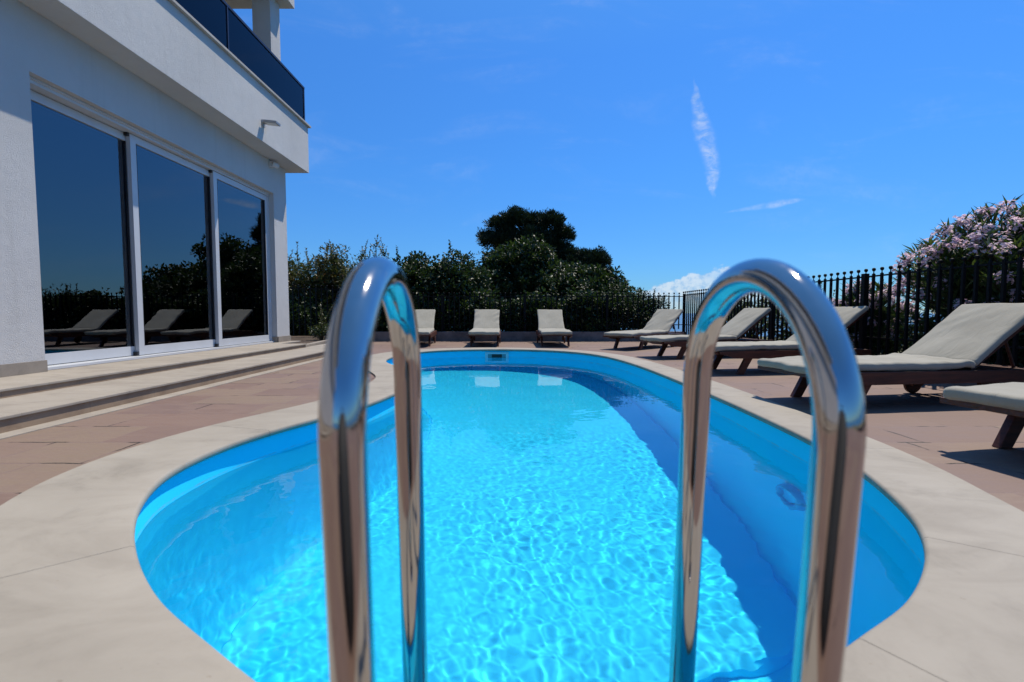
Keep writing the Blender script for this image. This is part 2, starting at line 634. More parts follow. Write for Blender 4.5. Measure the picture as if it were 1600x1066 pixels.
# raised flat floor with rounded near corners
def floor_outline():
    q = [p for p in offset(-.155)]
    q = np.array(q)
    keep = q[q[:, 1] > 2.45]
    # order: starts on the right side going up
    k0 = int(np.argmax((q[:, 1] > 2.45) & (np.roll(q[:, 1], 1) <= 2.45)))
    run = []
    i = k0
    while q[i % len(q)][1] > 2.45:
        run.append(tuple(q[i % len(q)]))
        i += 1
    a, b = run[-1], run[0]               # left end, right end

    def arc(c, r, t0, t1, n=10):
        return [(c[0] + r * math.cos(t0 + (t1 - t0) * j / n), c[1] + r * math.sin(t0 + (t1 - t0) * j / n)) for j in range(n + 1)]
    rr = .34
    run += arc((a[0] + rr, a[1] - .42), rr, math.pi, 1.5 * math.pi)
    run += arc((b[0] - rr, b[1]), rr, 1.5 * math.pi, 2 * math.pi)
    return run


fo = floor_outline()
fm = MB()
nf = len(fo)
cx, cy = np.mean(fo, 0)
def ring_in(d):
    return [(p[0] + (cx - p[0]) * d * .4, p[1] + (1 if p[1] < 3 else 0) * d, ) for p in fo]
v = [(p[0], p[1], -1.63) for p in fo] + [(p[0], p[1], -1.58) for p in fo] + [(p[0], p[1], -1.555) for p in ring_in(.03)]
f = [(r_ * nf + j, r_ * nf + (j + 1) % nf, (r_ + 1) * nf + (j + 1) % nf, (r_ + 1) * nf + j) for r_ in range(2) for j in range(nf)]
f.append(tuple(range(2 * nf, 3 * nf)))
fm.add(v, f)
floor_o = fm.build('floor_panel', M['shell'], pool)
autosmooth(floor_o, 50)

# coping: separate stone segments round the rim
cw = np.zeros(NP_)
for i, (x, y) in enumerate(PO):
    t = min(1, max(0, (x + .6) / 1.4))
    cw[i] = .41 * (1 - t) + .315 * t
    if y < 1.9:
        s_ = min(1, (1.9 - y) / .8)
        cw[i] = cw[i] * (1 - s_) + .42 * s_
for _ in range(20):
    cw = (cw + .5 * (np.roll(cw, 1) + np.roll(cw, -1))) / 2
arc_len = np.concatenate([[0], np.cumsum(np.linalg.norm(np.diff(PO, axis=0), axis=1))])


def near_idx(x, y):
    return int(np.argmin((PO[:, 0] - x) ** 2 + (PO[:, 1] - y) ** 2))


joints = sorted({near_idx(*p) for p in ((1.27, 1.42), (1.62, 2.45), (1.69, 3.9), (1.7, 5.4), (1.62, 6.9), (1.2, 8.35), (.1, 9.1), (-1.1, 9.0), (-1.88, 7.8),
                                        (-1.5, 6.2), (-.99, 4.6), (-1.05, 4.02), (-1.43, 2.80), (-1.14, 1.38), (-.35, .76), (.75, .97))})
r_out = offset(cw)
for q in range(len(joints)):
    a, b = joints[q], joints[(q + 1) % len(joints)]
    idx = [(a + j) % NP_ for j in range(((b - a) % NP_) + 1)]
    g = .0010
    mb = MB()
    prof = [(-.022, -.036), (-.028, -.026), (-.028, -.012), (-.024, -.004), (-.016, 0)]
    rows = []
    for n_, i in enumerate(idx):
        sh = 0
        if n_ == 0: sh = g
        if n_ == len(idx) - 1: sh = -g
        t = TAN[i] * sh
        o = OUTN[i]
        row = [(PO[i][0] + o[0] * d + t[0], PO[i][1] + o[1] * d + t[1], z) for d, z in prof]
        for fr_ in (.33, .66, 1.0):
            d = -.016 + (cw[i] + .016) * fr_
            row.append((PO[i][0] + o[0] * d + t[0], PO[i][1] + o[1] * d + t[1], 0))
        row.append((r_out[i][0] + t[0], r_out[i][1] + t[1], -.05))
        row.append((PO[i][0] + o[0] * .05 + t[0], PO[i][1] + o[1] * .05 + t[1], -.05))
        rows.append(row)
    w_ = len(rows[0])
    vv = [p for row in rows for p in row]
    ff = [(i * w_ + j, i * w_ + (j + 1) % w_, (i + 1) * w_ + (j + 1) % w_, (i + 1) * w_ + j) for i in range(len(rows) - 1) for j in range(w_)]
    ff += [tuple(range(w_)), tuple(range((len(rows) - 1) * w_, len(rows) * w_))[::-1]]
    mb.add(vv, ff)
    autosmooth(mb.build('coping_stone', M['coping'], pool), 40)

# skimmer in the far wall
i0 = near_idx(-.29, 9.14)
nx_, ny_ = OUTN[i0]
Ms = Matrix.Translation((PO[i0][0], PO[i0][1], 0)) @ Matrix.Rotation(math.atan2(ny_, nx_) - math.pi / 2, 4, 'Z')
mb = MB()
for bx in ((-.22, .22, -.030, .03, -.095, -.062), (-.22, .22, -.030, .03, -.262, -.232), (-.22, -.17, -.030, .03, -.232, -.095), (.17, .22, -.030, .03, -.232, -.095)):
    mb.box(*bx, M=Ms)
sk_ = mb.build('skimmer', M['whitep'], pool)
cheek = mat_simple('grey_green_plastic', (.10, .25, .30), .4)
MB().box(-.17, -.095, -.018, .02, -.232, -.095, M=Ms).build('skimmer_cheek', cheek, sk_)
MB().box(.095, .17, -.018, .02, -.232, -.095, M=Ms).build('skimmer_cheek', cheek, sk_)
MB().box(-.095, .095, -.012, .02, -.17, -.098, M=Ms).build('mouth_dark_fill', M['black'], sk_)  # solid black block, its colour standing for the shade inside the opening
# underwater lamp in the right wall
i1 = near_idx(1.64, 2.72)
zc = -.80
Ml = Matrix.Translation((PO[i1][0] - OUTN[i1][0] * .035, PO[i1][1] - OUTN[i1][1] * .035, zc)) @ Matrix.Rotation(math.atan2(OUTN[i1][1], OUTN[i1][0]), 4, 'Z') @ Matrix.Rotation(R(-90), 4, 'Y')
lamp = MB().lathe([(.098, -.02), (.098, .018), (.106, .028), (.128, .026), (.138, .010), (.140, -.03)], 36, Ml).build('underwater_lamp', mat_simple('blue_grey_lamp_ring', (.03, .40, .66), .4), pool, True)
MB().lathe([(0, .012), (.06, .010), (.098, .004)], 36, Ml).build('lens', mat_simple('blue_lamp_lens', (.02, .55, .85), .2), lamp, True)

# water: a real rippled surface, its swell and wavelets modelled so that the sun throws true caustics
def in_poly(px, py, poly):
    ins = np.zeros(px.shape, bool)
    n = len(poly)
    j = n - 1
    for i in range(n):
        xi, yi = poly[i]
        xj, yj = poly[j]
        c_ = ((yi > py) != (yj > py)) & (px < (xj - xi) * (py - yi) / (yj - yi + 1e-12) + xi)
        ins ^= c_
        j = i
    return ins


def water():
    st = .0082
    xs = np.arange(-2.02, 1.82, st)
    ys = np.arange(.5, 9.26, st)
    X, Y = np.meshgrid(xs, ys)
    Z = np.zeros_like(X)
    r = np.random.RandomState(11)
    # domain warp and gustiness keep the ripple field from looking like summed sines
    WX = X + .035 * np.sin(2.3 * Y + .7) + .03 * np.sin(3.1 * X + 1.7 * Y)
    WY = Y + .035 * np.sin(2.7 * X + .3) + .03 * np.sin(2.1 * X - 1.3 * Y + 2)
    gust = .72 + .34 * np.sin(.9 * X + .55 * Y + .6) * np.sin(1.1 * Y - .7 * X + 1.0) + .25 * np.sin(3.1 * X + 1.9 * Y) * np.sin(2.3 * Y - 2.2 * X + .5)
    calm = np.clip(1.15 - .26 * (Y - 1.8), .24, 1.2)
    for i in range(84):
        L = .027 * (5.2 ** r.rand())
        th = r.rand() * 2 * math.pi if i % 3 else R(35) + r.randn() * .5
        kk = 2 * math.pi / L
        amp = 1.45e-3 * L ** 1.5
        Z += amp * np.sin(kk * (WX * math.cos(th) + WY * math.sin(th)) + r.rand() * 6.28)
    for L, a_, th in ((.34, 5.5e-4, .4), (.47, 6.5e-4, 1.9), (.29, 4.5e-4, 2.6), (.62, 8e-4, 1.1)):
        Z += a_ * np.sin(6.283 / L * (WX * math.cos(th) + WY * math.sin(th)) + r.rand() * 6.28)
    Z = Z * gust * calm + WATER_Z
    nx, ny = len(xs), len(ys)
    cxs = (X[:-1, :-1] + st / 2)
    cys = (Y[:-1, :-1] + st / 2)
    ins = in_poly(cxs, cys, offset(.03))
    jj, ii = np.nonzero(ins)
    a = jj * nx + ii
    quads = np.stack([a, a + 1, a + nx + 1, a + nx], 1)
    used, inv = np.unique(quads, return_inverse=True)
    V = np.stack([X.ravel(), Y.ravel(), Z.ravel()], 1)[used]
    F = inv.reshape(quads.shape)
    me = bpy.data.meshes.new('water')
    me.vertices.add(len(V))
    me.vertices.foreach_set('co', V.ravel())
    me.loops.add(F.size)
    me.loops.foreach_set('vertex_index', F.ravel())
    me.polygons.add(len(F))
    me.polygons.foreach_set('loop_start', np.arange(0, F.size, 4))
    me.update(calc_edges=True)
    me.polygons.foreach_set('use_smooth', [True] * len(F))
    me.update()
    o = link_mesh('water', me, M['water'])
    o.cycles.is_caustics_caster = True
    return tag(o, 'rippled clear blue water in the swimming pool', None, None, 'structure')


water()
for o in (shell, floor_o, lamp):
    o.cycles.is_caustics_receiver = True

# ------------------------------------------------------------------ terrace floor
def sheet_with_hole(name, outer, hole, z, mat, label, kind='structure'):
    bm = bmesh.new()
    es = []
    for loop in (outer, hole):
        vs = [bm.verts.new((p[0], p[1], z)) for p in loop]
        es += [bm.edges.new((vs[i], vs[(i + 1) % len(vs)])) for i in range(len(vs))]
    bmesh.ops.triangle_fill(bm, use_beauty=True, edges=es)
    bmesh.ops.recalc_face_normals(bm, faces=bm.faces)
    if sum(f_.normal.z for f_ in bm.faces) < 0:
        bmesh.ops.reverse_faces(bm, faces=bm.faces)
    me = bpy.data.meshes.new(name)
    bm.to_mesh(me)
    bm.free()
    return tag(link_mesh(name, me, mat), label, None, None, kind)


X0, X1, Y0, Y1 = -4.25, 4.30, -7.0, 12.05
sheet_with_hole('paving', [(X0, Y0), (X1, Y0), (X1, Y1), (X0, Y1)], [tuple(p) for p in offset(cw - .05)], -.018, M['paving'], 'reddish violet sandstone paving round the pool')
mb = MB()
mb.box(-2.955, -2.815, Y0, 9.0, -.06, -.012)
tag(mb.build('edge_strip', M['tread']), 'pale stone strip along the foot of the steps', None, None, 'structure')

# ground beyond the terrace falls away to the sea
def ground():
    rings = [(0, -.03), (1.2, -.035), (3.5, -.08), (8, -.55), (18, -2.4), (50, -9), (160, -34), (420, -66)]
    v, f = [], []
    n = 4 * 12
    rnd = random.Random(4)
    for d, z in rings:
        pts = []
        c = [(X0 - d, Y0 - d), (X1 + d, Y0 - d), (X1 + d, Y1 + d), (X0 - d, Y1 + d)]
        for e in range(4):
            a, b = c[e], c[(e + 1) % 4]
            for j in range(12):
                t = j / 12
                pts.append((a[0] + (b[0] - a[0]) * t, a[1] + (b[1] - a[1]) * t, z + (rnd.uniform(-.06, .06) * d * .15 if d > 3 else 0)))
        v += pts
    for r_ in range(len(rings) - 1):
        f += [(r_ * n + j, r_ * n + (j + 1) % n, (r_ + 1) * n + (j + 1) % n, (r_ + 1) * n + j) for j in range(n)]
    o = MB().add(v, f).build('ground', M['ground'], None, True, fix=True)
    if o.data.polygons[0].normal.z < 0:
        o.data.flip_normals()
    tag(o, 'dry sloping ground beyond the terrace', None, None, 'structure')
    q = 60000
    sea = MB().add([(-q, -q, -60), (q, -q, -60), (q, q, -60), (-q, q, -60)], [(0, 1, 2, 3)]).build('sea', M['sea'])
    tag(sea, 'distant blue sea at the horizon', None, None, 'structure')


ground()

# ------------------------------------------------------------------ steps
steps = thing('entrance_steps', 'two long low travertine steps along the white house', 'steps', (-3.3, 4, 0))
def place_world(o, parent):
    o.parent = parent
    o.matrix_parent_inverse = parent.matrix_basis.inverted()
    return o


bpy.context.view_layer.update()
for nm, bx, mt, bv in (('tread', (-3.60, -2.922, Y0, 9.6, .066, .085), 'tread', .004),
                       ('tread', (-4.26, -3.535, Y0, 8.36, .133, .152), 'tread', .004),
                       ('tread', (-4.26, -4.00, 8.36, 9.2, .133, .152), 'tread', .004),
                       ('riser', (-3.62, -2.938, Y0, 9.57, -.05, .066), 'riser', 0),
                       ('riser', (-4.26, -3.549, Y0, 8.33, .085, .133), 'riser', 0)):
    o = MB().box(*bx).build(nm, M[mt], None, False, bv)
    place_world(o, steps)

# ------------------------------------------------------------------ house
HX = -4.20
house = thing('house', 'white rendered modern house with sliding glass doors and overhanging balcony', 'house', (-6.5, 3, 0))
hw = MB()
OY0, OY1, OZ0, OZ1 = 4.36, 8.70, .152, 2.78
T = .20
# pool side wall with one wide opening, butted pieces
hw.box(HX - T, HX, Y0, OY0, -.05, 3.33)
hw.box(HX - T, HX, OY1, 9.18, -.05, 3.33)
hw.box(HX - T, HX, OY0, OY1, OZ1, 3.33)
# far end wall and back walls of the ground floor
hw.box(-10.5, HX - T, 8.98, 9.18, -.05, 3.33)
hw.box(-10.5, -10.3, Y0, 8.98, -.05, 3.33)
hw.box(-10.3, HX - T, Y0, Y0 + .2, -.05, 3.33)
place_world(hw.build('wall', M['stucco']), house)
# floor slab that carries the balcony, with fascia
sl = MB().box(-10.5, -3.86, Y0, 9.42, 3.332, 4.18)
place_world(sl.build('balcony_slab', M['stucco'], None, False, .004), house)
cp = MB().box(-10.5, -3.815, Y0, 9.465, 4.182, 4.215)
place_world(cp.build('balcony_coping', mat_travertine('cap_stone', (.38, .355, .32), (.45, .425, .385)), None, False, .003), house)
rf = MB().box(-10.5, -4.07, Y0, 9.45, 6.36, 6.62)
place_world(rf.build('roof', M['stucco'], None, False, .004), house)
pil = MB().box(-4.62, -4.30, 8.97, 9.33, 4.216, 6.358)
place_world(pil.build('pillar', M['stucco'], None, False, .003), house)
up = MB().box(-10.4, -6.4, Y0, 7.9, 4.216, 6.358)
place_world(up.build('upper_wall', M['stucco']), house)
pl = MB()
pl.box(HX + .001, HX + .018, Y0, OY0, .153, .255)
pl.box(HX + .001, HX + .018, OY1, 9.195, .153, .255)
pl.box(-4.6, HX + .001, 9.181, 9.197, -.05, .255)
pl.box(HX - T + .02, HX + .001, OY0 + .001, OY0 + .017, .153, .255)
pl.box(HX - T + .02, HX + .001, OY1 - .017, OY1 - .001, .153, .255)
place_world(pl.build('plinth', M['plinth']), house)
# balcony railing of smoked glass
rail = place_world(MB().box(-3.925, -3.885, Y0, 9.37, 4.86, 4.895).box(-10.4, -3.925, 9.33, 9.37, 4.86, 4.895).box(-3.925, -3.885, Y0, 9.37, 4.235, 4.262).build('balcony_railing', M['rail_metal']), house)
yp = 9.33
for y0 in (6.9, 4.47, 2.04, -.39, -2.82):
    g_ = MB().box(-3.911, -3.899, y0 + .03, yp - .02, 4.264, 4.858).build('glass_panel', M['rail_glass'])
    g_.parent = rail
    po = MB().box(-3.922, -3.888, y0 - .012, y0 + .012, 4.216, 4.86).build('post', M['rail_metal'])
    po.parent = rail
    yp = y0
po = MB().box(-3.922, -3.888, 9.334, 9.368, 4.216, 4.86).build('post', M['rail_metal'])
po.parent = rail
g_ = MB().box(-10.3, -3.93, 9.344, 9.356, 4.264, 4.858).build('glass_panel', M['rail_glass'])
g_.parent = rail

# sliding door: outer frame, three stacked leaves, each with its pane
FX = HX - .085                            # front of the outermost track
fr = MB()
fr.box(FX - .17, FX + .0, OY0 + .002, OY1 - .002, OZ1 - .055, OZ1 - .001)      # head
fr.box(FX - .17, FX + .018, OY0 + .002, OY1 - .002, OZ1 - .022, OZ1 - .003)
fr.box(FX - .17, FX + .03, OY0 + .002, OY1 - .002, OZ0 + .002, OZ0 + .028)      # sill
fr.box(FX - .17, FX, OY0 + .002, OY0 + .04, OZ0 + .03, OZ1 - .057)
fr.box(FX - .17, FX, OY1 - .04, OY1 - .002, OZ0 + .03, OZ1 - .057)
frame = place_world(fr.build('door_frame', M['white'], None, False, .002), house)
bounds = [OY0 + .04, 5.66, 7.12, OY1 - .04]
for i in range(3):
    xf = FX - .115 + .052 * i            # front face of this leaf
    xb = xf - .046
    y0, y1 = bounds[i], bounds[i + 1]
    if i < 2:
        y1 += .085                       # runs on behind the next leaf
    z0, z1 = OZ0 + .034, OZ1 - .062
    sw, sh_ = .085, .105
    lf = MB()
    lf.box(xb, xf, y0, y0 + sw, z0, z1).box(xb, xf, y1 - sw, y1, z0, z1)
    lf.box(xb, xf - .001, y0 + sw, y1 - sw, z0, z0 + sh_).box(xb, xf - .001, y0 + sw, y1 - sw, z1 - .085, z1)
    leaf = place_world(lf.build('sliding_door', M['white'], None, False, .002), house)
    gl = MB().box(xb + .015, xb + .027, y0 + sw - .01, y1 - sw + .01, z0 + sh_ - .01, z1 - .075).build('pane', M['glass'])
    gl.parent = leaf
    for ya in (y0 + sw, y1 - sw - .006):
        gk = MB().box(xb + .028, xf + .0005, ya, ya + .006, z0 + sh_, z1 - .085).build('gasket', M['black'])
        gk.parent = leaf
    if i:
        for zz in (z0 - .004, z1 - .03):
            cpz = MB().box(xb - .004, xf - .008, y0 - .028, y0 - .001, zz, zz + .045).build('end_cap', M['black'])
            cpz.parent = leaf
# curtain behind the panes
cv, cf = [], []
nn = 520
for i in range(nn + 1):
    y = 4.30 + (8.75 - 4.30) * i / nn
    x = HX - .44 + .026 * math.sin(i * .62 + 1.5 * math.sin(i * .07)) + .01 * math.sin(i * .21)
    cv += [(x, y, .16), (x, y, 2.76)]
    if i:
        b = 2 * i
        cf.append((b - 2, b, b + 1, b - 1))
cur = MB().add(cv, cf).build('curtain', M['curtain'], None, True, fix=False)
place_world(cur, house)

# fittings on the balcony and soffit
fl = thing('wall_floodlight', 'small grey metal floodlight sticking out from the balcony fascia', 'light', (-3.86, 7.72, 3.62))
bpy.context.view_layer.update()
f1 = MB().box(-3.859, -3.845, 7.68, 7.76, 3.56, 3.66).box(-3.845, -3.80, 7.705, 7.735, 3.60, 3.63).build('bracket', M['grey'], None, False, .002)
place_world(f1, fl)
Mh = Matrix.Translation((-3.72, 7.72, 3.617)) @ Matrix.Rotation(R(6), 4, 'Y')
f2 = MB().box(-.10, .10, -.075, .075, -.018, .018, M=Mh).build('head', M['grey'], None, False, .004)
place_world(f2, fl)
f3 = MB().box(-.085, .085, -.06, .06, -.0215, -.0185, M=Mh).build('lens', mat_simple('frosted_lens', (.55, .53, .50), .3))
place_world(f3, fl)
sc_ = thing('security_camera', 'small white round camera on the wall under the balcony corner', 'security camera', (-4.12, 8.62, 3.24))
bpy.context.view_layer.update()
Mc = Matrix.Translation((-4.12, 8.62, 3.245)) @ Matrix.Rotation(R(60), 4, 'Z') @ Matrix.Rotation(R(100), 4, 'Y')
place_world(MB().lathe([(0, -.06), (.036, -.06), (.044, -.05), (.046, .04), (.042, .055), (.03, .056)], 24, Mc).build('housing', M['white'], None, True), sc_)
place_world(MB().lathe([(0, .05), (.03, .052), (.031, .057), (0, .062)], 20, Mc).build('lens', M['black'], None, True), sc_)
place_world(MB().box(-4.199, -4.15, 8.56, 8.64, 3.20, 3.30).build('mount', M['white'], None, False, .006), sc_)

# ------------------------------------------------------------------ pool ladder (hand rails over the near edge)
lad = thing('pool_ladder', 'polished steel pool ladder with two arched handrails at the near rim', 'pool ladder', (.0835, .485, .541))
lad.rotation_euler = (R(4), 0, R(1.8))
bpy.context.view_layer.update()
rt = .0232
for sx in (-.2515, .2515):
    pts = []
    rad = .177
    z = -.545
    while z < -.02:
        pts.append((sx, 0, z)); z += .04
    for j in range(33):
        a = math.pi - math.pi * j / 32
        pts.append((sx, rad + rad * math.cos(a), rad * math.sin(a)))
    z = -.03
    while z > -1.9:
        pts.append((sx, 2 * rad, z)); z -= .05
    MB().tube(pts, rt, 40).build('handrail', M['steel'], lad, True)
    MB().lathe([(.0235, .0), (.0255, .012), (.05, .006), (.052, 0)], 32, Matrix.Translation((sx, 0, -.541))).build('flange', M['steel'], lad, True)
for zz in (-.95, -1.22, -1.49):
    MB().box(-.23, .23, 2 * rad - .05, 2 * rad + .05, zz, zz + .022).build('tread', M['steel'], lad, False, .004)

# ------------------------------------------------------------------ sun loungers
def rounded_slab(L, Wd, Th, r, nx, ny, nz, disp):
    """cushion: rounded box centred in y, x 0..L, z 0..Th, then displaced"""
    bm = bmesh.new()
    vs = {}
    def P(i, j, k_):
        key = (i, j, k_)
        if key not in vs:
            p = Vector((L * i / nx, Wd * (j / ny - .5), Th * k_ / nz))
            q = Vector((min(max(p.x, r), L - r), min(max(p.y, -Wd / 2 + r), Wd / 2 - r), min(max(p.z, r), Th - r)))
            d = p - q
            if d.length > 1e-6:
                p = q + d.normalized() * r
            vs[key] = bm.verts.new(disp(p))
        return vs[key]
    for i in range(nx):
        for j in range(ny):
            bm.faces.new((P(i, j, nz), P(i + 1, j, nz), P(i + 1, j + 1, nz), P(i, j + 1, nz)))
            bm.faces.new((P(i, j + 1, 0), P(i + 1, j + 1, 0), P(i + 1, j, 0), P(i, j, 0)))
    for i in range(nx):
        for k_ in range(nz):
            bm.faces.new((P(i, 0, k_), P(i + 1, 0, k_), P(i + 1, 0, k_ + 1), P(i, 0, k_ + 1)))
            bm.faces.new((P(i + 1, ny, k_), P(i, ny, k_), P(i, ny, k_ + 1), P(i + 1, ny, k_ + 1)))
    for j in range(ny):
        for k_ in range(nz):
            bm.faces.new((P(0, j + 1, k_), P(0, j, k_), P(0, j, k_ + 1), P(0, j + 1, k_ + 1)))
            bm.faces.new((P(nx, j, k_), P(nx, j + 1, k_), P(nx, j + 1, k_ + 1), P(nx, j, k_ + 1)))
    me = bpy.data.meshes.new('cushion')
    bm.normal_update()
    bm.to_mesh(me)
    bm.free()
    me.polygons.foreach_set('use_smooth', [True] * len(me.polygons))
    return me


def lounger(x, y, theta, label, seed, folds):
    """(x, y): far foot corner side, theta: direction from foot to head"""
    t = thing('sun_lounger', label, 'sun lounger', (x, y, 0), theta, 'teak sun loungers with ecru cushions round the pool')
    W2 = .30
    wood = M['wood']
    for s in (-1, 1):
        ya, yb = (s * (W2 + .012) - .014, s * (W2 + .012) + .014)
        poly = [(.035, .222), (.12, .205), (.20, .178), (.34, .165), (1.90, .165), (1.93, .18), (1.93, .255), (.30, .258), (.035, .246)]
        MB().prism(poly, 'y', ya, yb).build('side_rail', wood, t, False, .003)
        # foot legs lean out towards the foot end
        yl = s * (W2 - .022)
        MB().prism([(.265, -.016), (.345, -.016), (.475, .21), (.385, .21)], 'y', yl - .02, yl + .02).build('leg', wood, t, False, .003)
        yl = s * (W2 - .025)
        lg = MB().prism([(1.40, .05), (1.50, .05), (1.55, .2), (1.36, .2)], 'y', yl - .016, yl + .016).build('wheel_bracket', wood, t, False, .003)
        Mw = Matrix.Translation((1.45, s * (W2 + .012) , .067)) @ Matrix.Rotation(R(90), 4, 'X')
        MB().lathe([(0, -.014), (.078, -.014), (.085, -.009), (.085, .009), (.078, .014), (0, .014)], 28, Mw).build('wheel', wood, t, False)
    sl_ = MB()
    for i in range(19):
        xx = .04 + i * .0985
        sl_.box(xx, xx + .07, -W2 + .002, W2 - .002, .234 if xx < .2 else .238, .252 if xx < .2 else .256)
    MB().box(.0, .03, -W2 + .0, W2 + .05, .212, .242).build('foot_bar', wood, t, False, .003)
    sl_.box(1.86, 1.90, -W2 + .002, W2 - .002, .19, .25)
    sl_.build('slats', wood, t)
    ang = R(36.5)
    Mb = Matrix.Translation((1.30, 0, .262)) @ Matrix.Rotation(-ang, 4, 'Y')
    bf = MB()
    bf.box(0, .74, -W2 + .03, -W2 + .075, -.024, 0, M=Mb).box(0, .74, W2 - .075, W2 - .03, -.024, 0, M=Mb)
    for i in range(7):
        bf.box(.03 + i * .1, .10 + i * .1, -W2 + .075, W2 - .075, -.018, -.002, M=Mb)
    bf.build('backrest_frame', wood, t)
    st_ = MB()
    top = Mb @ Vector((.44, 0, -.03))
    for s in (-1, 1):
        st_.tube([(top.x, s * .2, top.z), (1.80, s * .2, .20)], .011, 8)
    st_.tube([(1.80, -.27, .20), (1.80, .27, .20)], .011, 8)
    st_.build('support_strut', wood, t)
    so = Vector((seed * 3.7, seed * 1.3, seed))

    def dseat(p):
        q = p.copy()
        edge = max(0, abs(q.y) - .2) / .1
        q.z += .010 * noise.noise(q * 4 + so) + .006 * noise.noise(q * 12 + so)
        q.y += .006 * noise.noise(Vector((q.x * 4, seed, q.y * 2)))
        q.z -= .030 * max(0, 1 - q.x / .35) ** 2 - .012 * max(0, 1 - q.x / .10)
        q.z += .012 * math.exp(-((q.x - 1.28) / .05) ** 2)
        return q
    me = rounded_slab(1.345, .62, .064, .024, 60, 26, 4, dseat)
    me.transform(Matrix.Translation((-.042, 0, .258)))
    link_mesh('seat_cushion', me, M['canvas'], t)

    def dback(p):
        q = p.copy()
        e = .5 + .5 * noise.noise(Vector((q.x * 3, q.y * 3, seed)))
        u_ = q.x * .8 + q.y * (1 if folds >= 0 else -1)
        wr = math.sin(u_ * 30 + 3 * noise.noise(q * 3 + so) + seed)
        side = max(0, abs(q.y) / .3 - .35) if abs(folds) == 2 else .25
        q.z += (.013 if abs(folds) == 2 else .0045) * wr * side * e * 2
        q.z += .010 * noise.noise(q * 3.5 + so) + .010 * math.sin(math.pi * q.x / .76) * (1 - (q.y / .3) ** 2)
        q.y += .008 * noise.noise(Vector((q.x * 4, seed + 4, 0))) - .012 * (q.y / .3) * (math.sin(math.pi * min(1, q.x / .76)))
        return q
    me = rounded_slab(.755, .605, .058, .022, 44, 34, 4, dback)
    me.transform(Mb @ Matrix.Translation((.015, 0, .001)))
    link_mesh('back_cushion', me, M['canvas'], t)
    return t


def lounger_at(fx, fy, th, *a):
    """fx, fy: the left-hand (far) foot corner; centre lies .3 m towards -n"""
    c, s = math.cos(th), math.sin(th)
    return lounger(fx + s * .3, fy - c * .3, th, *a)


lounger_at(2.24, 2.47, R(8), 'sun lounger cut off by the right frame edge, nearest to the camera', 1, 1)
lounger_at(2.06, 4.00, R(8), 'large sun lounger with smooth grey backrest in front of the pink oleander', 2, 1)
lounger_at(2.19, 6.00, R(8), 'sun lounger half hidden behind the right steel handrail arch', 3, 1)
lounger_at(2.09, 7.82, R(13), 'sun lounger seen through the arch of the right handrail, backrest framed by it', 4, 1)
lounger_at(1.79, 9.35, R(43), 'sun lounger turned at an angle in the far right corner with creased backrest', 5, 2)
for cx_, lab, sd_, fo_, rz in ((.90, 'sun lounger facing the camera, rightmost of the three beyond the far pool edge', 6, 1, 90),
                               (-.565, 'sun lounger facing the camera, middle of the three, behind the pool skimmer', 7, 2, 91),
                               (-1.97, 'sun lounger facing the camera, partly hidden behind the left steel handrail', 8, 1, 95)):
    lounger(cx_, 9.78, R(rz), lab, sd_, fo_)

# ------------------------------------------------------------------ low walls and iron fences
def wall_thing(name, label, cat, poly_boxes, mat, bevel=.01):
    mb = MB()
    for b in poly_boxes:
        mb.box(*b)
    o = mb.build(name, mat, None, False, bevel)
    return tag(o, label, cat)


wall_thing('low_wall', 'low grey stone wall behind the far loungers below the hedge', 'wall', [(-3.95, 4.32, 12.0, 12.22, -.05, .215)], M['lowwall'])
wall_thing('low_wall', 'low grey stone kerb wall under the right hand fence', 'wall', [(4.32, 4.50, -3, 12.22, -.05, .12)], M['lowwall'])
# garden kerb from the steps back to the far wall
kb = MB()
ka, kc = Vector((-3.56, 8.37, 0)), Vector((-3.95, 12.0, 0))
dk = (kc - ka).normalized()
nk = Vector((-dk.y, dk.x, 0))
nseg = 6
for i in range(nseg):
    a = ka + (kc - ka) * (i / nseg) + dk * .004
    b = ka + (kc - ka) * ((i + 1) / nseg)
    kb.prism([(a.x, a.y), (b.x, b.y), (b.x + nk.x * .10, b.y + nk.y * .10), (a.x + nk.x * .10, a.y + nk.y * .10)], 'z', -.05, .128)
tag(kb.build('garden_kerb', M['plinth'], None, False, .006), 'pale stone kerb edging the garden bed beyond the house corner', 'kerb')
so_ = MB().add([(-3.62, 8.4, .10), (-4.02, 12.25, .10), (-12, 12.25, .10), (-12, 9.19, .10), (-4.19, 9.19, .10), (-4.01, 9.19, .10), (-4.01, 8.4, .10)], [tuple(range(7))]).build('garden_soil', M['soil'])
if so_.data.polygons[0].normal.z < 0:
    so_.data.flip_normals()
tag(so_, 'dark soil of the garden bed behind the house', None, None, 'structure')


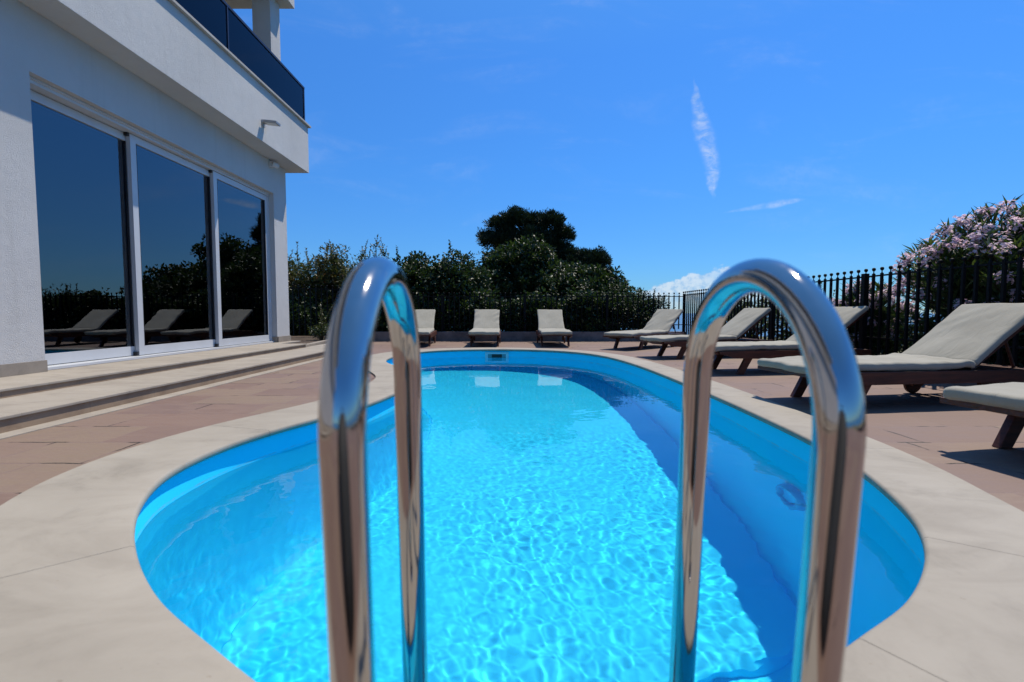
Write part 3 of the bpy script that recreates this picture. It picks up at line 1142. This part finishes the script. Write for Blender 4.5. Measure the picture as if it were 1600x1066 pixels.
def iron_fence(a, b, base, top, label, step=.127, post_every=2.05, low=None):
    a, b = Vector((*a, 0)), Vector((*b, 0))
    L = (b - a).length
    t = thing('iron_fence', label, 'fence', (a.x, a.y, base), math.atan2(b.y - a.y, b.x - a.x), 'black iron fences with ball finials')
    H = top - base
    pk = MB()
    h = .0125
    pk.box(-h, h, -h, h, .06, H - .062)
    pk.lathe([(.0095, H - .062), (.0055, H - .05), (.0055, H - .034), (.0125, H - .031), (.0185, H - .02), (.0205, H - .010), (.0165, H + .001), (.008, H + .007), (0, H + .008)], 12)
    me = pk.mesh('picket')
    me.materials.append(M['iron'])
    n = int(L / step)
    for i in range(n + 1):
        o = link_mesh('picket', me, None, t)
        o.location = (i * step, 0, 0)
        o.rotation_euler = (0, 0, R(random.Random(i).uniform(-3, 3)))
    lz = .18 if low is None else low
    MB().box(-.02, L + .02, -.007, .007, H - .098, H - .080).build('rail', M['iron'], t)
    MB().box(-.02, L + .02, -.007, .007, lz, lz + .018).build('rail', M['iron'], t)
    pm = MB().box(-.03, .03, -.03, .03, -.02, H - .05).mesh('post', False, .004)
    pm.materials.append(M['iron'])
    for i in range(int(L / post_every) + 1):
        o = link_mesh('post', pm, None, t)
        o.location = (i * post_every + step / 2, .0, 0)
    return t


iron_fence((4.25, 12.10), (4.25, 2.6), .02, 1.20, 'black iron fence running along the right side of the terrace behind the loungers', low=.36)
iron_fence((-3.85, 12.12), (4.22, 12.12), .215, 1.175, 'black iron fence on the low wall across the far end before the hedge', low=.16)
iron_fence((-5.35, 11.3), (-3.97, 12.10), .10, 1.34, 'short black iron fence in the garden bed just beyond the house corner', low=.3)

# ------------------------------------------------------------------ plants
def leaf_mesh(name, P, D, Nn, ln, wd, fold=.25):
    """P base points, D directions, Nn approx normals, one folded leaf each (arrays)"""
    D = D / (np.linalg.norm(D, axis=1)[:, None] + 1e-9)
    Sd = np.cross(D, Nn)
    Sd /= (np.linalg.norm(Sd, axis=1)[:, None] + 1e-9)
    Up = np.cross(Sd, D)
    ln = ln[:, None]
    wd = wd[:, None]
    mid = P + D * ln * .45
    tip = P + D * ln + Up * ln * -.08
    l_ = mid + Sd * wd * .5 + Up * wd * fold
    r_ = mid - Sd * wd * .5 + Up * wd * fold
    V = np.stack([P, l_, tip, r_], 1).reshape(-1, 3)
    n = len(P)
    F = np.arange(n * 4)
    tri = np.stack([F[0::4], F[2::4], F[1::4], F[0::4], F[3::4], F[2::4]], 1).ravel()
    me = bpy.data.meshes.new(name)
    me.vertices.add(len(V))
    me.vertices.foreach_set('co', V.astype(np.float32).ravel())
    me.loops.add(len(tri))
    me.loops.foreach_set('vertex_index', tri.astype(np.int32))
    me.polygons.add(n * 2)
    me.polygons.foreach_set('loop_start', np.arange(0, len(tri), 3, dtype=np.int32))
    me.update(calc_edges=True)
    return me


def rnd_dir(r, n):
    v = r.randn(n, 3)
    return v / np.linalg.norm(v, axis=1)[:, None]


def bush(label, loc, rx, ry, h, n_clump, per, leaf, mat, seed, cat='bush', name='bush', low=.05, lw=.45, shoots=0, clump_r=.22,
         group='bushes of the hedge beyond the fence', power=1.0, sink=.55):
    """irregular shrub: leaf clumps spread over a lumpy volume, with stems inside"""
    r = np.random.RandomState(seed)
    t = thing(name, label, cat, loc, 0, group)
    so = Vector((seed * 2.13, seed * .7, 3))
    cen = []
    tries = 0
    while len(cen) < n_clump and tries < n_clump * 60:
        tries += 1
        d = rnd_dir(r, 1)[0]
        if d[2] < -.75:
            continue
        q = r.rand() ** .45
        k_ = 1 + .42 * noise.noise(Vector(d) * 1.9 + so) + .15 * noise.noise(Vector(d) * 4.5 + so)
        zc = h * sink
        p = np.array([d[0] * rx * q * k_, d[1] * ry * q * k_, zc + d[2] * (h - zc if d[2] > 0 else zc) * q * (k_ if d[2] > 0 else 1)])
        if p[2] < low:
            continue
        cen.append(p)
    cen = np.array(cen)
    nC = len(cen)
    rad = clump_r * (.6 + .8 * r.rand(nC))
    idx = np.repeat(np.arange(nC), per)
    n = len(idx)
    off = rnd_dir(r, n) * (r.rand(n, 1) ** .5) * rad[idx][:, None]
    off[:, 2] *= .8
    P = cen[idx] + off
    P[:, 2] = np.maximum(P[:, 2], .01)
    D = off / (rad[idx][:, None]) + rnd_dir(r, n) * .7 + np.array([0, 0, .35])
    Nn = rnd_dir(r, n) * .8 + np.array([0, 0, 1.0])
    ln = leaf * (.6 + .8 * r.rand(n))
    parts = [(P, D, Nn, ln)]
    stems = MB()
    top = cen[np.argsort(-cen[:, 2])]
    for s in range(shoots):
        c0 = top[r.randint(0, max(1, nC // 4))]
        L = .18 + .38 * r.rand()
        dd = np.array([r.randn() * .22, r.randn() * .22, 1.0])
        m_ = int(14 + L * 50)
        tt = r.rand(m_)
        pp = c0 + dd * (tt * L)[:, None]
        a = r.rand(m_) * 6.28
        DD = np.stack([np.cos(a), np.sin(a), .7 + .7 * r.rand(m_)], 1)
        parts.append((pp, DD, rnd_dir(r, m_) * .4 + np.array([0, 0, 1]), leaf * (.7 + .6 * r.rand(m_)) * (1.1 - .5 * tt)))
        stems.tube([tuple(c0), tuple(c0 + dd * L)], [.006, .002], 5)
    P = np.concatenate([a[0] for a in parts]); D = np.concatenate([a[1] for a in parts])
    Nn = np.concatenate([a[2] for a in parts]); ln = np.concatenate([a[3] for a in parts])
    link_mesh('foliage', leaf_mesh('foliage', P, D, Nn, ln, ln * lw), mat, t)
    for s in range(min(22, nC)):
        c0 = cen[r.randint(nC)]
        b0 = np.array([r.randn() * rx * .12, r.randn() * ry * .12, -.05])
        mid = (b0 + c0) / 2 + np.array([r.randn() * .06, r.randn() * .06, .1 * h])
        stems.tube([tuple(b0), tuple(mid), tuple(c0)], [.022 * h ** .5, .014 * h ** .5, .005], 6, False)
    stems.build('stem', M['bark'], t, True, fix=False)
    return t


# far hedge: from left to right
B = 'bushes of the hedge beyond the fence'
bush('tall feathery shrub with reddish tips right beside the house corner', (-6.55, 13.9, -.05), 1.0, .9, 2.35, 230, 60, .085, M['leaf_red'], 21, shoots=26)
bush('reddish green shrub with upright shoots behind the garden fence', (-5.2, 13.9, -.05), .95, .8, 2.45, 240, 60, .085, M['leaf_red'], 22, shoots=30)
bush('thin airy olive shrub rising above the left handrail arch', (-3.95, 14.2, -.05), .62, .6, 2.65, 150, 50, .07, M['leaf_mid'], 23, shoots=26, clump_r=.16)
bush('dark leafy bush just right of the left handrail arch', (-2.75, 13.3, -.05), .85, .8, 2.25, 150, 60, .095, M['leaf_dark'], 24, shoots=3, lw=.6)
bush('dark leafy bush behind the gap between the left and middle far loungers', (-1.45, 13.3, -.05), .9, .8, 2.28, 160, 60, .095, M['leaf_dark'], 25, shoots=3, lw=.6)
bush('broad domed bush below the pine tree', (.27, 16.2, -.4), 1.75, 1.1, 3.45, 360, 70, .115, M['leaf_dark'], 26, shoots=3, lw=.6)
bush('dark bush behind the rightmost far lounger with sunlit leaf tips', (2.15, 16.4, -.4), 1.05, .9, 2.75, 200, 60, .11, M['leaf_dark'], 27, shoots=3, lw=.6)
bush('small upright dark bush with two bumps at the hedge end', (3.35, 16.6, -.4), .78, .6, 2.45, 120, 56, .115, M['leaf_dark'], 28, shoots=5, lw=.6)
bush('low rounded hedge bush tapering down to the fence corner', (2.75, 12.62, -.05), 1.05, .5, 1.27, 210, 60, .06, M['leaf_dark'], 29, shoots=6, lw=.6)
bush('lowest sparse bush at the far fence corner', (3.62, 12.85, -.05), .55, .4, 1.26, 90, 50, .06, M['leaf_dark'], 30, shoots=6, clump_r=.17)
bush('small leafy plant in the garden bed beside the steps', (-3.98, 10.4, .08), .28, .3, .36, 30, 36, .05, M['leaf_mid'], 31, shoots=6, clump_r=.1, group='small plants in the garden bed')
bush('tall reddish shrub behind the garden fence, low in front of the hedge', (-4.75, 14.6, -.05), 1.1, .6, 1.9, 120, 60, .08, M['leaf_mid'], 32, shoots=8)
for i, (x, y, rx, h, lab) in enumerate([(-3.35, 12.5, .62, 1.1, 'low dense dark shrub behind the wall left of the far loungers'), (-2.15, 12.47, .75, 1.15, 'low dense dark shrub behind the leftmost far lounger'),
                                        (-.8, 12.5, .75, 1.1, 'low dense dark shrub behind the middle far lounger'), (.5, 12.47, .78, 1.15, 'low dense dark shrub behind the rightmost far lounger'),
                                        (1.8, 12.5, .75, 1.1, 'low dense dark shrub behind the fence at the right of the far wall'), (-5.6, 12.9, .8, 1.1, 'low dense shrub at the back of the garden bed beside the house')]):
    bush(lab, (x, y, -.05), rx, .36, h, 170, 60, .085, M['leaf_dark'], 90 + i, group='low dark shrubs along the foot of the hedge', shoots=0, clump_r=.2, lw=.7, sink=.4, name='shrub', cat='shrub')
# low green behind the right fence
C_ = 'low shrubs outside the right hand fence'
for i, (x, y, rx, ry, h, lab) in enumerate([(5.3, 12.2, .7, .8, .85, 'low green shrub outside the fence corner, farthest along the right fence'),
                                            (5.1, 10.4, .6, 1.0, 1.30, 'green shrub with a twig above the fence left of the right handrail arch'),
                                            (5.2, 8.6, .6, .9, .86, 'low green shrub outside the fence seen through the right handrail arch'),
                                            (5.1, 7.0, .5, .7, .74, 'low green shrub outside the fence behind the right tube')]):
    bush(lab, (x, y, -.08), rx, ry, h, 60, 44, .07, M['leaf_mid'] if i % 2 else M['leaf_dark'], 40 + i, group=C_, shoots=9, clump_r=.18, name='shrub', cat='shrub')


def pine(label, loc, h, seed, lumps):
    r = np.random.RandomState(seed)
    t = thing('pine_tree', label, 'tree', loc, 0, 'dark pines behind the hedge')
    tr = MB()
    tr.tube([(0, 0, -1.5), (.05, 0, h * .3), (-.05, .05, h * .6), (.1, 0, h * .88)], [.22, .17, .11, .04], 12)
    Ps, Ds, Ls = [], [], []
    for (x, y, z, rr, rz_) in lumps:
        rr, rz_ = rr * 1.14, rz_ * 1.14
        tr.tube([(0, 0, max(.2, z - rr * 1.6)), (x * .5, y * .5, z - rr * .5), (x, y, z)], [.09, .06, .02], 8, False)
        ncl = int(230 * rr * rr / .5)
        for c in range(ncl):
            d = rnd_dir(r, 1)[0]
            d[2] = abs(d[2]) if r.rand() < .7 else d[2] * .6
            k_ = 1.12 + .30 * noise.noise(Vector(d) * 2.4 + Vector((x, y, z)))
            q = r.rand() ** .3
            p = np.array([x + d[0] * rr * q * k_, y + d[1] * rr * q * k_, z + d[2] * rz_ * q * k_])
            m_ = 46
            o = rnd_dir(r, m_)
            Ps.append(p + o * (.16 + .05 * r.randn()) * r.rand(m_, 1) ** .5)
            Ds.append(o + d * .8 + np.array([0, 0, .5]))
            Ls.append(.11 * (.6 + .8 * r.rand(m_)))
    P = np.concatenate(Ps); D = np.concatenate(Ds); L = np.concatenate(Ls)
    tr.build('trunk', M['bark'], t, True, fix=False)
    link_mesh('crown', leaf_mesh('crown', P, D, rnd_dir(r, len(P)), L, L * .28), M['leaf_pine'], t)
    return t


# (x, y, z, radius, half height) of each foliage lump, metres above the ground there
pine('large round topped dark pine above the hedge', (.55, 21.5, -3.0), 8.2, 61,
     [(-1.03, 0.15, 7.41, 0.45, 0.38), (-0.38, -0.15, 7.61, 0.45, 0.38), (0.36, 0.15, 7.56, 0.42, 0.36), (1.09, -0.15, 7.47, 0.48, 0.41), (1.63, 0.15, 6.99, 0.42, 0.36), (-1.40, -0.15, 6.74, 0.38, 0.32), (-0.61, 0.15, 6.65, 0.62, 0.53), (0.36, -0.15, 6.65, 0.66, 0.56), (1.32, 0.15, 6.31, 0.52, 0.44), (0.72, -0.15, 5.91, 0.62, 0.53), (-0.78, 0.15, 5.91, 0.55, 0.47), (1.88, -0.15, 6.14, 0.36, 0.31), (-1.68, 0.15, 6.99, 0.22, 0.19), (2.42, -0.15, 5.77, 0.50, 0.42)])
pine('smaller dark pine to the right of the large one', (3.15, 21.0, -3.0), 6.4, 62,
     [(-.25, 0, 5.5, .55, .45), (.35, 0, 5.75, .52, .48), (.0, .1, 5.0, .8, .6), (.55, 0, 5.05, .5, .5), (-.8, 0, 5.1, .6, .5)])


def oleander(label, loc, spread, h, n_stem, n_fl, seed, lean=(0, 0)):
    r = np.random.RandomState(seed)
    t = thing('oleander', label, 'shrub', loc, 0, 'pink oleanders outside the right hand fence')
    st_ = MB()
    Ps, Ds, Ls = [], [], []
    tips = []
    for s in range(n_stem):
        a = r.rand() * 6.28
        q = r.rand() ** .55
        tipx, tipy = math.cos(a) * q * spread[0] + lean[0] * q, math.sin(a) * q * spread[1]
        zt = h * (1 - .30 * q * q) * (1 - .62 * r.rand() ** 1.9)
        b0 = np.array([r.randn() * .1, r.randn() * .12, -.05])
        tp = np.array([tipx, tipy, zt])
        md = b0 * .4 + tp * .6 + np.array([0, 0, .12 * h]) - np.array([tipx, tipy, 0]) * .22
        st_.tube([tuple(b0), tuple(md), tuple(tp)], [.013, .008, .003], 5, False)
        tips.append(tp)
        m_ = 46
        tt = .30 + .72 * r.rand(m_)
        pp = (1 - tt[:, None]) ** 2 * b0 + 2 * (tt * (1 - tt))[:, None] * md + (tt ** 2)[:, None] * tp
        ax = tp - md
        ax /= np.linalg.norm(ax)
        aa = r.rand(m_) * 6.28
        DD = np.stack([np.cos(aa), np.sin(aa), .35 + .9 * r.rand(m_)], 1) + ax * .5
        Ps.append(pp); Ds.append(DD); Ls.append(.15 * (.6 + .7 * r.rand(m_)))
    P = np.concatenate(Ps); D = np.concatenate(Ds); L = np.concatenate(Ls)
    st_.build('stem', M['bark'], t, True, fix=False)
    link_mesh('foliage', leaf_mesh('foliage', P, D, rnd_dir(r, len(P)) * .6 + np.array([0, 0, 1]), L, L * .16), M['leaf_ole'], t)
    tips = sorted(tips, key=lambda q: -q[2])
    # blossom sits mostly on the side of the bush towards the terrace
    key = [(q[0] * .8 - q[2] * .25 + 1.0 * r.rand()) for q in tips]
    order = [tips[i] for i in np.argsort(key)[:n_fl]]
    for tp in order:
        m_ = 20 + r.randint(18)
        sz = .75 + .5 * r.rand()
        cc = tp + np.array([0, 0, .03]) + rnd_dir(r, m_) * (r.rand(m_, 1) ** .45) * np.array([.085, .085, .07]) * sz
        PP, DD, NN = [], [], []
        for c in cc:
            nrm = (c - tp) + np.array([0, 0, .03]) + r.randn(3) * .015
            nrm /= np.linalg.norm(nrm)
            a1 = np.cross(nrm, [0.3, .5, .8]); a1 /= np.linalg.norm(a1)
            a2 = np.cross(nrm, a1)
            for j in range(5):
                w = 6.283 * j / 5 + r.rand() * .3
                PP.append(c); DD.append(a1 * math.cos(w) + a2 * math.sin(w) + nrm * .35); NN.append(nrm)
        PP = np.array(PP)
        me = leaf_mesh('flower_cluster', PP, np.array(DD), np.array(NN), np.full(len(PP), .024) * (.8 + .4 * r.rand(len(PP))), np.full(len(PP), .018))
        link_mesh('flower_cluster', me, M['petal'], t)
    return t


oleander('tall pink flowering oleander rising above the right fence behind the large lounger', (5.06, 4.95, -.05), (.66, 1.30), 1.80, 360, 100, 71)
oleander('pink oleander behind the fence at the right frame edge', (5.0, 3.2, -.05), (.6, .8), 1.72, 100, 60, 72)
oleander('lower pink oleander behind the fence right of the right handrail arch', (5.0, 6.9, -.05), (.42, .75), 1.12, 120, 60, 73)
bush('low dark green shrub behind the fence under the pink flowers', (5.15, 5.0, -.08), .5, 1.6, .80, 110, 50, .06, M['leaf_dark'], 75, group=C_, shoots=4, clump_r=.16, name='shrub', cat='shrub')

# added black shape behind the camera, standing for a person reflected in the handrails
def stand_in():
    t = thing('person_stand_in', 'added dark shape standing in for the person at the camera, seen only reflected in the handrails', 'stand_in', (.06, 0, 0))
    mb = MB()
    rings = []
    for z, y0, y1, w in ((0, -.62, .10, .15), (.03, -.64, .12, .18), (.15, -.64, .08, .20), (.30, -.62, .0, .21), (.45, -.60, -.10, .20), (.58, -.56, -.20, .17), (.66, -.52, -.28, .12), (.68, -.48, -.32, .06)):
        cy_, hy = (y0 + y1) / 2, (y1 - y0) / 2
        rings.append([(w * math.copysign(abs(math.cos(a)) ** .6, math.cos(a)), cy_ + hy * math.copysign(abs(math.sin(a)) ** .6, math.sin(a)), z) for a in [2 * math.pi * j / 32 for j in range(32)]])
    v = [p for r_ in rings for p in r_]
    f = [(i * 32 + j, i * 32 + (j + 1) % 32, (i + 1) * 32 + (j + 1) % 32, (i + 1) * 32 + j) for i in range(len(rings) - 1) for j in range(32)]
    f += [tuple(range(32))[::-1], tuple(range((len(rings) - 1) * 32, len(rings) * 32))]
    v = [(x * 1.45, y, z) for x, y, z in v]
    mb.add(v, f).build('body', mat_simple('stand_in_black', (.012, .013, .014), .7), t, True)
    MB().tube([(-.07, -.40, .66), (-.06, -.40, .73), (.06, -.40, .73), (.07, -.40, .66)], .012, 10).build('stand_in_loop', M['black'], t, True)


stand_in()
